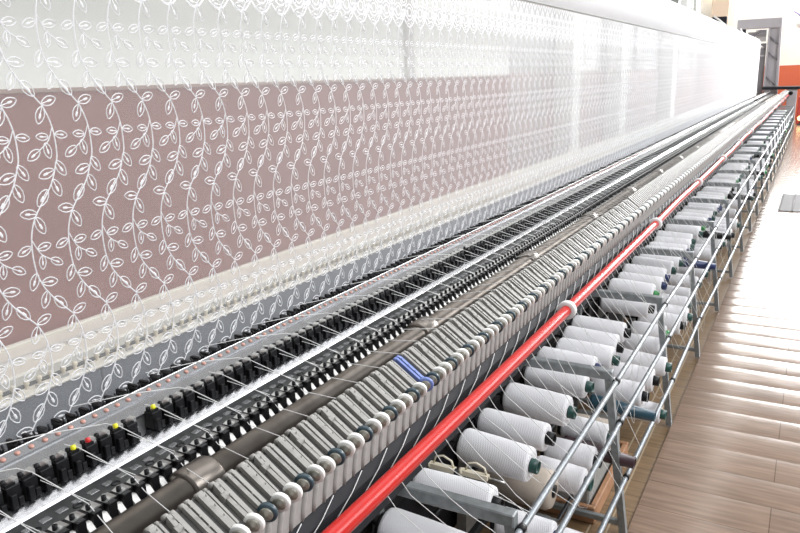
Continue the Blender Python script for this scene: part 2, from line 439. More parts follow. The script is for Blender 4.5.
# thin cord along the cloth below the roll
MB().tube([(XF + .004, YF0, 1.897), (XF + .004, YF1, 1.897)], .0035, 6).build('stretching_cord', mat('grey_cord', (.45, .46, .44), .5), fabric)

roll = thing('fabric_roll', 'thick roll of white cloth lying along the top of the lace fabric', 'fabric roll', (0, 0, 0))
XR, ZR, RR = -1.402, 2.083, .15
MB().lathe([(YF0, .03), (YF0, RR - .012), (YF0 + .012, RR), (YF1 - .012, RR), (YF1, RR - .014), (YF1, .03)], 'y', 40, (XR, 0, ZR)).build('cloth_roll', M_roll, roll)
MB().lathe([(YF0 - .15, .001), (YF0 - .15, .032), (22.78, .032), (22.78, .001)], 'y', 16, (XR, 0, ZR)).build('roller_shaft', M_steel, roll)
mb = MB()
for yy in (5.5, 11.5, 17): mb.box(XR - .02, XR + .06, yy, yy + .012, ZR - RR - .004, ZR - RR + .01)
# ------------------------------------------------------------------ ledge, peg rail, blue-grey panel behind the cloth
YM1 = 22.0
led = thing('ledge_beam', 'cream stained beam running low along the foot of the wall', 'beam')
MB().box(-1.998, -1.76, .1, YM1, .78, .83, .006).build('beam', M_ledge, led)
mb = MB(); mb.box(-1.985, -1.965, .1, YM1, .83, .838, .002); mb.build('raised_edge', M_ledge, led)
mb = MB()
for i in range(int((12 - .3) / .05)): mb.box(-1.86, -1.845, .3 + i * .05, .3 + i * .05 + .036, .83, .836)
mb.tube([(-1.87, .1, .833), (-1.87, YM1, .833)], .004, 6)
mb.build('beaded_edge', mat('pale_beading', (.75, .74, .70), .5), led)
mb = MB(); mb.box(-1.76, -1.74, .1, YM1, .4, .80); mb.build('backing_board', M_gap, led)
pan = thing('lower_machine_panel', 'blue-grey metal panel behind the lower edge of the lace, topped by a pegged cream rail', 'panel')
mb = MB()
for i in range(int(YM1 / .45)): mb.box(-1.42, -1.40, .12 + i * .45, .12 + i * .45 + .447, .35, .922, .002)
mb.build('panel_sheet', M_bluegrey, pan)
mb = MB(); mb.box(-1.435, -1.392, .1, YM1, .922, .930, .003)
mb.build('top_rail', M_ledge, pan)
MB().box(-1.74, -1.43, .1, YM1, .78, .79).build('trough_floor', M_gap, pan)
pegm = MB().lathe([(0, .0042), (.009, .0042), (.010, .0062), (.017, .0062), (.019, .004), (.019, .0005)], 'z', 8).mesh('peg', M_cream)
mb = MB(); cnt = 0
for i in range(700):
    y = .55 + i * .03
    if i < 100: link('peg', pegm, pan, (-1.425, y, .930))
    elif y < YM1 - .2: mb.lathe([(0, .0042), (.010, .0062), (.019, .0005)], 'z', 5, (-1.425, y, .930))
tag(mb.build('peg', M_cream, pan), kind='stuff')
clipm = MB().box(-.004, .004, 0, .02, 0, .008, .001).mesh('clip', M_steel)
for i in range(60): link('clip', clipm, pan, (-1.408, .56 + i * .06, .930))

# ------------------------------------------------------------------ dark hook rail in front of the cloth foot
hk = thing('hook_rail', 'black jagged hook rail at the foot of the lace fabric', 'rail')
MB().box(-1.235, -1.185, .1, YM1, .885, .915, .003).build('rail_body', M_black, hk)
hm = []
for v_ in range(4):
    random.seed(30 + v_)
    b = MB(); b.box(-.012, .012, 0, .016, 0, .018 + random.random() * .008, .002); b.box(-.02, .004, .004, .012, .012, .022 + random.random() * .006, .001)
    b.tube([(.008, .008, .012), (.014, .010, .026), (.006, .012, .030)], .0022, 5)
    hm.append(b.mesh('hook', M_black if v_ else M_dark))
random.seed(11); mb = MB()
for i in range(700):
    y = .52 + i * .0305
    if i < 100: link('hook', hm[random.randrange(4)], hk, (-1.21, y, .912))
    elif y < YM1: mb.box(-1.222, -1.198, y, y + .016, .912, .930 + random.random() * .008)
tag(mb.build('hook', M_black, hk), kind='stuff')

# ------------------------------------------------------------------ grey slide rail with copper studs
sr = thing('slide_rail', 'grey metal slide rail dotted with small copper studs', 'rail')
mb = MB(); mb.prism([(-1.180, .895), (-1.180, .938), (-1.174, .940), (-1.156, .932), (-1.156, .895)], .1, YM1); mb.build('stud_bar', M_slide, sr)
MB().prism([(-1.1802, .9385), (-1.1775, .9402), (-1.177, .9392), (-1.1797, .937)], .1, YM1).build('bright_edge', M_steel, sr)
MB().prism([(-1.156, .925), (-1.156, .928), (-1.110, .922), (-1.110, .919)], .1, YM1).build('slide_plate', M_slide, sr)
stm = MB().lathe([(0, .005), (.002, .0052), (.0035, .0035), (.004, .0002)], 'z', 10).mesh('stud', M_rust)
mb = MB()
for i in range(800):
    y = .55 + i * .0268
    if i < 100:
        s_ = link('stud', stm, sr, (-1.165, y, .9355)); s_.rotation_euler = (0, .42, 0)
    elif y < YM1: mb.box(-1.169, -1.161, y - .004, y + .004, .934, .938)
tag(mb.build('stud', M_rust, sr), kind='stuff')

# ------------------------------------------------------------------ needle holders (black blocks) on the polished plate
P = .0305
nr_ = thing('needle_rail', 'row of small black needle holders standing on a polished steel plate', 'needle rail')
MB().prism([(-1.110, .8895), (-1.090, .8895), (-1.084, .8885), (-1.060, .8785), (-1.055, .8755), (-1.055, .870), (-1.110, .870)], .1, YM1).build('polished_plate', M_shiny, nr_)
MB().prism([(-1.140, .868), (-1.140, .916), (-1.112, .916), (-1.112, .868)], .1, YM1).build('back_bar', M_steel, nr_)
b = MB(); b.m = 0; b.box(-1.110, -1.086, -.0125, .0125, .8905, .926, .0015); b.box(-1.086, -1.076, -.011, -.001, .8905, .915, .001); b.box(-1.086, -1.079, .002, .0115, .8905, .905, .001)
b.m = 1; b.prism_x([(.001, .926), (.005, .933), (.0125, .935), (.0125, .926)], -1.106, -1.090)
b.m = 0; b.lathe([(.926, .0045), (.933, .0045), (.934, .001)], 'z', 8, (-1.104, -.006, 0)); b.box(-1.092, -1.088, -.012, .006, .926, .931)
holder = b.mesh('needle_holder', [M_black, M_steel])
mb = MB(); k = 0
for i in range(-12, 720):
    y = .657 + i * P
    if abs(y - .866) < .012 or abs(y - 2.39) < .012: continue
    if k < 100:
        h = link('needle_holder', holder, nr_, (0, y, 0)); k += 1
        for yy, mm in ((.712, M_yellow), (.889, M_yellow), (.801, M_yellow), (.739, M_redcap)):
            if abs(y - yy) < P / 2: MB().lathe([(.931, .0048), (.937, .0048), (.939, .0005)], 'z', 10, (-1.096, 0, 0)).build('coloured_cap', mm, h)
    elif y < YM1:
        mb.m = 0; mb.box(-1.110, -1.086, y - .0125, y + .0125, .8905, .926); mb.box(-1.086, -1.077, y - .011, y - .001, .8905, .915); mb.box(-1.104, -1.096, y - .011, y - .003, .926, .934); mb.m = 1; mb.prism_x([(y + .001, .926), (y + .005, .933), (y + .0125, .935), (y + .0125, .926)], -1.106, -1.090)
tag(mb.build('needle_holder', [M_black, M_steel], nr_), kind='stuff')

# ------------------------------------------------------------------ comb rail with black teeth and white windows
cb = thing('comb_rail', 'black toothed comb rail with white clips above the round drive shaft', 'comb rail')
mb = MB(); mb.prism([(-1.052, .870), (-1.052, .876), (-.990, .882), (-.990, .870)], .1, YM1); mb.build('oily_plate', M_plate, cb)
mb = MB(); mb.box(-.998, -.990, .1, YM1, .842, .876); mb.box(-.998, -.962, .1, YM1, .838, .844); mb.build('back_strip', M_black, cb)
b = MB(); b.m = 0
b.box(-.990, -.958, -.0085, .0085, .844, .884, .001); b.box(-.990, -.970, -.0085, .0215, .870, .884, .001)
b.m = 1; b.prism_x([(-.009, .8845), (.004, .888), (.014, .886), (.014, .8845)], -.988, -.966)
b.m = 0; b.lathe([(.884, .0045), (.893, .0045), (.894, .002)], 'z', 10, (-.975, -.004, 0))
b.m = 2; b.prism([(-.988, .849), (-.988, .8695), (-.964, .8695), (-.954, .858), (-.954, .849)], .0092, .0212)
tooth = b.mesh('comb_tooth', [M_black, M_steel, M_wheelw])
mb = MB()
for i in range(720):
    y = .53 + i * P
    if i < 100: link('comb_tooth', tooth, cb, (0, y, 0))
    elif y < YM1:
        mb.m = 0; mb.box(-.990, -.958, y - .0085, y + .0085, .844, .884); mb.box(-.990, -.970, y + .0085, y + .022, .870, .884)
        mb.m = 1; mb.box(-.988, -.966, y - .009, y + .012, .8845, .887); mb.m = 2; mb.box(-.988, -.956, y + .0092, y + .0212, .849, .864); mb.m = 0; mb.box(-.979, -.971, y - .008, y, .884, .893)
tag(mb.build('comb_tooth', [M_black, M_steel, M_wheelw], cb), kind='stuff')
holem = MB().lathe([(0, .0001), (0, .0062), (.002, .0066), (.002, .0085), (0, .0088)], 'z', 12).mesh('bolt_hole', M_black)
for i in range(60): link('bolt_hole', holem, cb, (-1.006, .575 + i * 2.5 * P, .8802))
padm = MB().box(-.007, .007, -.009, .009, 0, .002, .0008).mesh('slot_plate', M_slide)
for i in range(90): link('slot_plate', padm, cb, (-1.022, .54 + i * P, .8782))
mb = MB()
for i in range(22):
    y = .73 + i * .89
    b = MB(); b.box(-.990, -.968, y - .012, y + .012, .62, .842, .002); b.box(-.975, -.962, y - .009, y + .009, .80, .838, .001); b.build('bracket_arm', M_black, cb)

# ------------------------------------------------------------------ drive shaft
sh = thing('drive_shaft', 'dark brown-grey round steel shaft with sleeves behind the lever bar', 'shaft')
MB().lathe([(-.2, .001), (-.2, .034), (YM1, .034), (YM1, .001)], 'y', 24, (-.922, 0, .84)).build('round_shaft', M_shaft, sh)
for i in range(24):
    y = .80 + i * .89
    MB().lathe([(y, .034), (y, .043), (y + .004, .045), (y + .066, .045), (y + .07, .043), (y + .07, .034)], 'y', 24, (-.922, 0, .84)).build('sleeve', M_shaft, sh)
    MB().box(-.945, -.90, y + .01, y + .06, .3, .80, .004).build('bearing_post', M_dark, sh)

# ------------------------------------------------------------------ lever bar (thread tension bar)
lb = thing('lever_bar', 'long grey bar of thread levers ending in white and teal rollers', 'lever bar')
prof = [(-.666, .862), (-.666, .925), (-.722, .968), (-.735, .970), (-.748, .960), (-.748, .862)]
MB().prism(prof, .1, YM1).build('housing', M_hous, lb)
# rib
b = MB()
b.box(-.668, -.662, -.01525, .01525, .862, .922); b.tube([(-.663, .006, .921), (-.6625, .001, .900), (-.6625, -.005, .880), (-.664, -.009, .862)], [.004, .006, .0055, .005], 8)
ribm = b.mesh('rib', M_ribbed)
mb = MB()
PW = .0305
YL0 = .39
NL = int((YM1 - YL0) / PW)
for i in range(NL):
    y = YL0 + i * PW
    if i < 100: link('rib', ribm, lb, (0, y, 0))
    else: mb.box(-.668, -.662, y - .01525, y + .01525, .862, .922); mb.tube([(-.663, y + .006, .921), (-.6625, y, .895), (-.664, y - .009, .862)], [.004, .006, .005], 5, False)
tag(mb.build('rib', M_ribbed, lb), kind='stuff')
# lever variants: the arms slope from the roller up to the back edge
def P3(t, off): # t=0 roller, 1 back
    return (-.668 - .060 * t, off[1], .926 + .047 * t + off[0])
def lever(v_, m):
    b = MB()
    def arm(y0, y1, t0, t1, h, y2=None, y3=None):
        # tapered flat bar lying on the slope
        y2 = y0 if y2 is None else y2; y3 = y1 if y3 is None else y3
        p = []
        for (t, ya, yb) in ((t0, y0, y1), (t1, y2, y3)):
            for hh in (0.0, h):
                for yy in (ya, yb):
                    q = P3(t, (hh, yy)); p.append((q[0] + hh * .55, q[1], q[2]))
        b.add(p, [(0, 1, 3, 2), (4, 6, 7, 5), (0, 4, 5, 1), (2, 3, 7, 6), (0, 2, 6, 4), (1, 5, 7, 3)])
    def knuckle(ya, yb, rr):
        q = P3(.99, (.002, 0)); b.lathe([(ya, .0005), (ya, rr), (yb, rr), (yb, .0005)], 'y', 10, (q[0], 0, q[2]))
    if v_ == 0:      # broad flat arm
        arm(-.007, .006, .05, .97, .007, -.0125, .0005); knuckle(-.0125, .0005, .0045); arm(.0085, .0125, .1, .95, .006, .004, .0085); knuckle(.004, .0085, .004)
    elif v_ == 1:    # notched arm
        arm(-.006, .002, .05, .64, .007, -.010, -.003); arm(-.013, -.001, .60, .74, .009, -.014, -.003); arm(-.0125, -.005, .72, .97, .010, -.0125, -.005); knuckle(-.0125, -.005, .006); arm(.004, .0115, .08, .97, .006, -.001, .007); knuckle(-.001, .007, .0045)
    else:            # slim twin arms
        arm(-.006, .001, .05, .97, .007, -.0125, -.0055); knuckle(-.0125, -.0055, .0045); arm(.003, .0105, .08, .97, .008, -.0025, .005); knuckle(-.0025, .005, .005)
    for t in (.35, .6, .85):
        q = P3(t, (.0115, -.006 + .004 * (1 - t))); b.lathe([(-.001, .0013), (.002, .0013), (.0022, .0002)], 'z', 6, (q[0] + .006, q[1], q[2]))
    return b.mesh('lever', m)
LV = [lever(v_, M_grey) for v_ in range(3)]; LVB = lever(2, M_blue)
def roller(mring):
    b = MB(); b.m = 0
    b.lathe([(-.0045, .004), (-.0045, .0150), (-.0033, .0164), (.0025, .0164), (.0036, .0152), (.0036, .004)], 'x', 22)
    b.m = 1; b.lathe([(-.004, .0001), (-.004, .0108), (.0058, .0112), (.0070, .0100), (.0070, .004), (.0084, .0035), (.0084, .0001)], 'x', 18)
    me = b.mesh('roller', [mring, M_hub]); return me
# rollers' axes lie along the arm, canted to the aisle
RW, RT, RB = roller(M_wheelw), roller(M_wheelt), roller(M_blue)
mb = MB(); mw = MB()
for i in range(NL):
    y = YL0 + i * PW; v_ = i % 3
    blue = abs(y - 1.245) < PW * .5
    if blue: v_ = 2
    if i < 100:
        l = link('lever', LVB if blue else LV[v_], lb, (0, y, 0))
        if blue: l['label'] = 'blue painted lever'
        r = link('roller', RB if blue else (RT if v_ == 2 else RW), l, (-.6595, 0, .927)); r.rotation_euler = (0, .12, -1.30)
    else:
        mb.box(-.735, -.680, y - .010, y + .0, .945, .975) if False else None
        for (ya_, yb_) in ((-.010, -.002), (.001, .0075)):
            p = []
            for (t, hh) in ((.05, .0), (.05, .009), (1.03, .0), (1.03, .011)):
                for yy in (ya_ + .006 * (t < .5), yb_ + .004 * (t < .5)):
                    q = P3(t, (hh, y + yy)); p.append((q[0] + hh * .55, q[1], q[2]))
            mb.add(p, [(0, 1, 3, 2), (4, 6, 7, 5), (0, 4, 5, 1), (2, 3, 7, 6), (0, 2, 6, 4), (1, 5, 7, 3)])
        mw.m = 0 if v_ < 2 else 1
        mw.lathe([(y + .004, .001), (y + .004, .0172), (y - .004, .0172), (y - .004, .0125)], 'y', 8, (-.660, 0, .927))
        mw.m = 2; mw.lathe([(y - .004, .0125), (y - .0065, .0125), (y - .0065, .0005)], 'y', 8, (-.659, 0, .927))
sl = tag(mb.build('lever', M_grey, lb), kind='stuff')
tag(mw.build('roller', [M_wheelw, M_wheelt, M_hub], lb), kind='stuff')

# ------------------------------------------------------------------ dark thread-guide strip beneath the bar
gs = thing('thread_guide_strip', 'charcoal strip of small wire studs between grey lever bar and red pipe', 'guide strip')
MB().prism([(-.75, .80), (-.75, .862), (-.668, .862), (-.650, .842), (-.632, .775), (-.640, .770), (-.655, .80)], .1, YM1).build('strip_body', M_char, gs)
sm_ = MB().tube([(0, 0, 0), (.010, 0, .005), (.014, .003, .012)], .0022, 6)
sm_ = sm_.mesh('guide_stud', M_frame); mb = MB()
for i in range(int((YM1 - .3) / .0305)):
    y = .40 + i * .0305
    if i < 100: link('guide_stud', sm_, gs, (-.637, y, .808))
    elif i < 400: mb.box(-.638, -.626, y - .002, y + .002, .804, .818)
tag(mb.build('guide_stud', M_frame, gs), kind='stuff')
# looped thread lying over the strip
mb = MB(); random.seed(5); y = .45
while y < 9:
    a = y; z = random.random() * .01
    mb.tube([(-.660, a + .17, .860), (-.649, a + .12, .846), (-.641, a + .05, .828), (-.636, a + .01, .815), (-.632, a - .006, .806), (-.630, a + .004, .797)], .0010, 4); y += .0915
tag(mb.build('looped_yarn', M_thread, gs))

# ------------------------------------------------------------------ machine bed behind the creel
bed = thing('machine_bed', 'dark grey machine bed and cast legs in shadow behind the spools', 'machine bed')
MB().box(-.99, -.945, .1, YM1, .05, .80, .004).build('bed_skirt', M_char, bed)
MB().box(-.945, -.90, .1, YM1, .54, .60, .004).build('bed_beam', M_dark, bed)
MB().box(-.945, -.905, .1, YM1, .66, .69, .004).build('pipe_tray', M_frame, bed)
for i in range(24):
    y = 1.10 + i * .905
    b = MB(); b.prism_x([(-.07, 0.0), (.07, 0.0), (.05, .22), (.03, .42), (.045, .62), (-.045, .62), (-.03, .42), (-.05, .22)], -.925, -.89)
    b.tube([(-.905, -.08, .55), (-.905, -.02, .47), (-.905, 0, .36)], .02, 8)
    b.build('cast_leg', M_grey, bed, (0, y, .0))
for i in range(24):
    y = 1.75 + i * .905
    b = MB(); b.prism_x([(-.06, .45), (.06, .45), (.075, .60), (.03, .72), (-.05, .70)], -.944, -.90); b.lathe([(-.90, .028), (-.894, .028), (-.894, .018), (-.899, .017), (-.899, .0005)], 'x', 16, (0, 0, .60)); b.build('gear_cover', M_conc, bed, (0, y, 0))

# ------------------------------------------------------------------ red pipe with white collars
rp = thing('red_guard_pipe', 'long red painted pipe with white collars above the thread spools', 'pipe')
pts = []; random.seed(3)
cy = [2.08 + 1.44 * k for k in range(-2, 14)]
for k, y in enumerate(cy):
    x = -.606 - .0018 * max(0, y - 2); pts.append((x, y, .849))
    pts.append((x - .004 + .006 * math.sin(k * 1.7), y + .72, .846 + .003 * math.sin(k * 2.1)))
pts = [p for p in pts if p[1] < 21.7]
MB().tube(pts, .0163, 16).build('pipe', M_red, rp)
for k, y in enumerate(cy[1:-1]):
    b = MB().lathe([(-.010, .0160), (-.011, .026), (-.008, .029), (.008, .029), (.011, .026), (.010, .0160)], 'y', 24, (-.606 - .0018 * max(0, y - 2), y, .849)).build('collar', M_collar, rp)

# ------------------------------------------------------------------ creel frames and rails
def yk(k): return 1.36 + .905 * k
NF = 23
def sq(b, p, q, r):
    b.tube([p, q], r, 4, True, False)
fr0 = thing('thread_creel', 'galvanised steel creel frame nearest the camera', 'creel frame', (0, yk(0), 0))
b = MB(); b.box(-.88, -.500, -.016, .016, .566, .598, .003); b.build('top_beam', M_frame, fr0)
b = MB(); b.prism([(-.524, .57), (-.500, .57), (-.428, 0.001), (-.452, .001)], -.013, .013); b.build('outer_leg', M_frame, fr0)
b = MB(); b.box(-.88, -.855, -.013, .013, 0.0, .57, .003); b.build('inner_leg', M_frame, fr0)
b = MB(); b.box(-.857, -.44, -.010, .010, .03, .05, .002); b.build('foot_bar', M_frame, fr0)
for k in range(1, NF):
    f = copy_tree(fr0); f.location = (0, yk(k), 0); f['label'] = 'galvanised steel creel frame, %s along the row counted from the camera' % ORD[k + 1]
fr0['label'] = 'galvanised steel creel frame, first along the row counted from the camera'
random.seed(21)
for (x, z, nm) in ((-.487, .56, 'topmost and innermost of the three'), (-.468, .415, 'middle one of the three'), (-.440, .22, 'lowest and outermost of the three')):
    t = thing('creel_rail', 'long thin steel rail along the creel legs, %s' % nm, 'rail')
    pts = [(x, .3, z)] + [(x + (random.random() - .5) * .010 * min(1, k / 3), yk(k), z + (random.random() - .5) * .014 * min(1, k / 3)) for k in range(NF)]
    MB().tube(pts, .0088, 10).build('tube', M_galv, t)
    b = MB().lathe([(-.010, .0088), (-.010, .0112), (.010, .0112), (.010, .0088)], 'y', 10); tie = b.mesh('tie', M_black)
    for k in range(NF): link('tie', tie, t, pts[k + 1])
# spool rack: two bars with spindles
rack = thing('spool_rack', 'dark steel bars with spindles that carry the thread spools', 'rack')
MB().box(-.905, -.882, .3, 21.8, .435, .47, .003).build('bar', M_dark, rack)
MB().box(-.80, -.785, .3, 21.8, .400, .415, .003).build('rest_bar', M_dark, rack)
MB().box(-.655, -.643, .3, 21.8, .240, .252, .003).build('rest_bar', M_dark, rack)
for (ya, yb) in ((.3, 2.27), (2.83, 21.8)): MB().box(-.63, -.618, ya, yb, .088, .100, .003).build('rest_bar', M_dark, rack)
MB().box(-.76, -.74, .3, 21.8, .25, .275, .003).build('bar', M_dark, rack)
MB().box(-.72, -.70, .3, 2.27, .10, .125, .003).build('bar', M_dark, rack); MB().box(-.72, -.70, 2.83, 21.8, .10, .125, .003).build('bar', M_dark, rack)
spm = MB().tube([(-.02, 0, 0), (.22, 0, .012)], .005, 6).mesh('spindle', M_dark)

# spools
def spool_meshes(L, r0, r1, seg=22):
    b = MB(); b.lathe([(.012, .02), (.012, r0 - .012), (.016, r0 - .004), (.026, r0), (L * .5, (r0 + r1) / 2 + .001), (L - .010, r1), (L - .003, r1 - .0025), (L, r1 - .008), (L - .002, .02)], 'x', seg)
    y = b.mesh('yarn', M_yarn)
    cores = []
    for m in (M_green, M_black, M_navy, M_bright, M_teal):
        b = MB(); b.lathe([(0, .002), (0, .036), (.004, .038), (.011, .038), (.012, .024), (L, .021)], 'x', 16); b.m = 1; b.lathe([(L, .021), (L + .022, .0205), (L + .022, .0165), (L - .01, .0155), (L - .01, .0002)], 'x', 16)
        cores.append(b.mesh('core', [M_black, m]))
    return y, cores
KINDS = [spool_meshes(.232, .053, .052), spool_meshes(.235, .046, .0445), spool_meshes(.215, .055, .050), spool_meshes(.175, .046, .0445), spool_meshes(.235, .050, .042)]
KLOW = [spool_meshes(.215, .055, .049, 12), spool_meshes(.2, .048, .044, 12)]
CN = ['green', 'black', 'navy', 'bright green', 'teal']
proto = {}
def spool(kind, core, loc, tilt, label, low=False):
    key = (kind, core, low)
    if key not in proto:
        t = thing('thread_spool', label, 'thread spool', loc, 'white thread spools on the creel')
        ym, cs = (KLOW if low else KINDS)[kind]
        link('yarn', ym, t); link('core', cs[core], t); proto[key] = t
    else:
        t = copy_tree(proto[key]); t.location = loc; t['label'] = label
    t.rotation_euler = tilt
    return t
SP = []
#   hand-placed in the first bays: (tier, y, kind, core, x_left)
HAND = [('upper', 1.33, 0, 0, -.84), ('upper', 1.20, 1, 1, -.845), ('upper', 1.05, 0, 0, -.845), ('upper', 1.54, 1, 1, -.865),
        ('upper', 1.80, 0, 0, -.845), ('upper', 1.97, 1, 1, -.855), ('upper', 2.17, 0, 0, -.845),
        ('upper', 2.385, 1, 0, -.85), ('upper', 2.56, 1, 2, -.865), ('upper', 2.68, 0, 0, -.825), ('upper', 2.82, 0, 1, -.84), ('upper', 2.985, 1, 1, -.85),
        ('upper', 3.40, 1, 1, -.83), ('upper', 3.62, 0, 3, -.845), ('upper', 3.79, 1, 2, -.84), ('upper', 3.95, 0, 2, -.85), 
        ('lower', 2.17, 3, 1, -.70), ('lower', 2.02, 3, 0, -.69), ('lower', 1.70, 3, 2, -.69), ('lower', 1.53, 3, 0, -.69), ('lower', 1.25, 3, 0, -.69),
        ('lower', 2.36, 3, 0, -.70), ('lower', 2.74, 2, 1, -.70), ('lower', 2.90, 2, 1, -.69), ('lower', 3.08, 4, 0, -.69), ('lower', 3.30, 3, 3, -.69), ('lower', 3.48, 3, 3, -.70), ('lower', 3.66, 2, 1, -.70), ('lower', 3.82, 2, 0, -.69), ('lower', 4.0, 3, 0, -.68),
        ('bottom', 1.92, 4, 2, -.69), ('bottom', 1.62, 3, 1, -.69), ('bottom', 2.95, 4, 0, -.68)]
items = []
for t, y, kd, cr, xl in HAND: items.append((t, y, kd, cr, xl))
random.seed(42)
for k in range(3, NF - 1):
    ya = yk(k)
    for j in range(6):
        if random.random() < .86: items.append(('upper', ya + .09 + j * .148 + (random.random() - .5) * .02, random.choice((0, 0, 1)), random.choice((0, 0, 1, 1, 2, 3)), -.85 + random.random() * .02))
    for j in range(6):
        if random.random() < .66: items.append(('lower', ya + .10 + j * .145 + (random.random() - .5) * .02, random.choice((2, 3, 3)), random.choice((0, 0, 1, 1, 2, 3)), -.70 + random.random() * .02))
ZT_ = {'upper': .475, 'lower': .315, 'bottom': .155}
bays = {}
for it in items:
    k = max(0, int((it[1] - yk(-1)) / .905)); bays.setdefault((it[0], k), []).append(it)
nsp = 0
mbsp = MB()
for (tier, k), L in sorted(bays.items(), key=lambda a: (a[0][1], a[0][0])):
    for j, (t, y, kd, cr, xl) in enumerate(sorted(L, key=lambda a: a[1])):
        far = y > 9
        lab = 'white thread spool with %s core, %s tier, %s from front in %s creel bay' % (CN[cr], tier, ORD[j + 1], ORD[k + 1])
        z = ZT_[tier] + (random.random() - .5) * .012
        if far: kk = 0 if kd in (0, 2, 4) else 1
        else: kk = kd
        spool(kk, cr, (xl, y, z), (random.random() * 6, .03 + (random.random() - .5) * .05, (random.random() - .5) * .10), lab, far)
        xs = {'upper': -.885, 'lower': -.745, 'bottom': -.705}[tier]
        if nsp < 100: link('spindle', spm, rack, (xs, y, z + .0))
        else: mbsp.tube([(xs - .01, y, z), (xs + .2, y, z + .0)], .005, 4)
        nsp += 1
tag(mbsp.build('spindle', M_dark, rack), kind='stuff')
print('SPOOLS', nsp)
# bare tubes poking out of the creel
tb = [((-.66, 2.63, .30), M_teal, 'long bare teal thread tube sticking out past the second creel frame', 0),
      ((-.66, 2.28, .285), M_maroon, 'long bare maroon thread tube sticking out of the first bay beside the wooden tray', 0),
      ((-.75, 1.80, .285), M_black, 'short black thread tube lying under spools beside the nearest rail', 1)]
for k in (3, 4, 6, 8, 10):
    tb.append(((-.68, yk(k) + .55, .40), M_navy if k % 2 else M_black, 'bare dark thread tube among spools in the %s creel bay' % ORD[k + 2], 0))
for (loc, m, lab, sh_) in tb:
    b = MB(); Lt = .245 if not sh_ else .21
    b.lathe([(0, .012), (0, .030), (.01, .031), (Lt, .020 if not sh_ else .030), (Lt, .016), (.02, .020), (.02, .0005)], 'x', 20)
    o = b.build('bare_thread_tube', m, None, loc); tag(o, lab, 'thread tube', 'bare thread tubes on the creel'); o.rotation_euler = (0, .05, -.02)
# beige spools
for (x, y, z, kx) in ((-.79, 2.50, .235, 'second'), (-.83, 1.90, .33, 'first'), (-.80, 3.35, .23, 'third')):
    t = thing('beige_thread_spool', 'fat beige thread spool low in the creel, %s from the camera' % kx, 'thread spool', (x, y, z), 'beige thread spools')
    MB().lathe([(.012, .02), (.012, .05), (.02, .062), (.235, .060), (.25, .052), (.251, .02)], 'x', 24).build('yarn', M_beige, t)
    MB().lathe([(0, .002), (0, .030), (.012, .030), (.012, .024), (.255, .02), (.255, .0005)], 'x', 14).build('core', M_black, t)
# wooden tray with grey box
tr = thing('wooden_tray', 'small bare-wood tray on the floor under the spools', 'tray', (-.66, 2.55, -.007))
MB().box(-.11, .11, -.26, .26, 0, .02, .003).build('tray_bottom', M_wood, tr)
for (x0, x1, y0, y1) in ((-.115, .115, -.27, -.25), (-.115, .115, .25, .27), (.095, .115, -.25, .25), (-.115, -.095, -.25, .25)): MB().box(x0, x1, y0, y1, 0, .065, .003).build('side_board', M_wood, tr)
o = MB().box(-.09, .085, -.24, .24, 0, .17, .006).build('grey_block', M_conc, None, (-.66, 2.55, .0135)); tag(o, 'grey rough block sitting inside the wooden tray', 'block')
# cream clamps with wire loops
for k, (x, y, z) in enumerate(((-.875, 1.675, .455), (-.775, 1.68, .455))):
    t = thing('thread_clamp', ('cream thread clamp with wire loop, %s, between two nearest white spools' % ('left one behind the other' if k == 0 else 'right one with steel pin')), 'clamp', (x, y, z), 'cream thread clamps')
    b = MB(); b.prism_x([(-.012, 0), (.012, 0), (.010, .012), (-.010, .014)], 0, .075); b.tube([(.0, 0, .006), (-.012, 0, .004)], .012, 8); b.build('clamp_body', M_cream, t)
    MB().tube([(.005, 0, .012), (.012, .004, .034), (.035, .006, .040), (.062, .004, .030), (.07, 0, .012)], .0032, 6).build('wire_loop', M_cream, t)
    if k: MB().tube([(.07, 0, .006), (.125, 0, .004)], .003, 6).build('steel_pin', M_steel, t)
    else: MB().lathe([(.070, .012), (.085, .013), (.086, .001)], 'x', 10).build('black_cap', M_black, t)

# ------------------------------------------------------------------ threads
random.seed(9)
y = 1.02; n_t = 0
while y < 8.5:
    ya = y + (random.random() - .5) * .02; rl = random.random()
    rx, rz = ((-.487, .571), (-.487, .571), (-.468, .426), (-.440, .231))[int(rl * 3.99)]
    dy = .10 + random.random() * .14
    pts = [(-.634, ya, .806), (-.615, ya + .012, .765)]
    e = (rx, ya + dy + (.10 if rz < .5 else 0), rz); a = pts[-1]
    for t in (.25, .5, .75):
        w_ = random.random() * .006
        pts.append((a[0] + (e[0] - a[0]) * t + w_, a[1] + (e[1] - a[1]) * t, a[2] + (e[2] - a[2]) * t - .012 * math.sin(PI * t) + w_))
    pts.append(e)
    if y < 6 and random.random() < .4:
        ez = random.choice((.47, .42, .31)); f_ = (-.585 if ez > .4 else -.50, e[1] + (random.random() - .3) * .16, ez)
        sg = .05 + random.random() * .16
        for t in (.2, .4, .6, .8): pts.append((e[0] + (f_[0] - e[0]) * t + .02 * math.sin(PI * t), e[1] + (f_[1] - e[1]) * t, e[2] + (f_[2] - e[2]) * t - sg * math.sin(PI * t)))
        pts.append(f_)
    o = MB().tube(pts, .0009, 4, False).build('creel_thread', M_thread)
    tag(o, 'thin white thread slanting from the red pipe down to the creel rails', 'thread', 'threads fed from the spools'); n_t += 1
    y += .062 if y < 4 else .09
y = .53
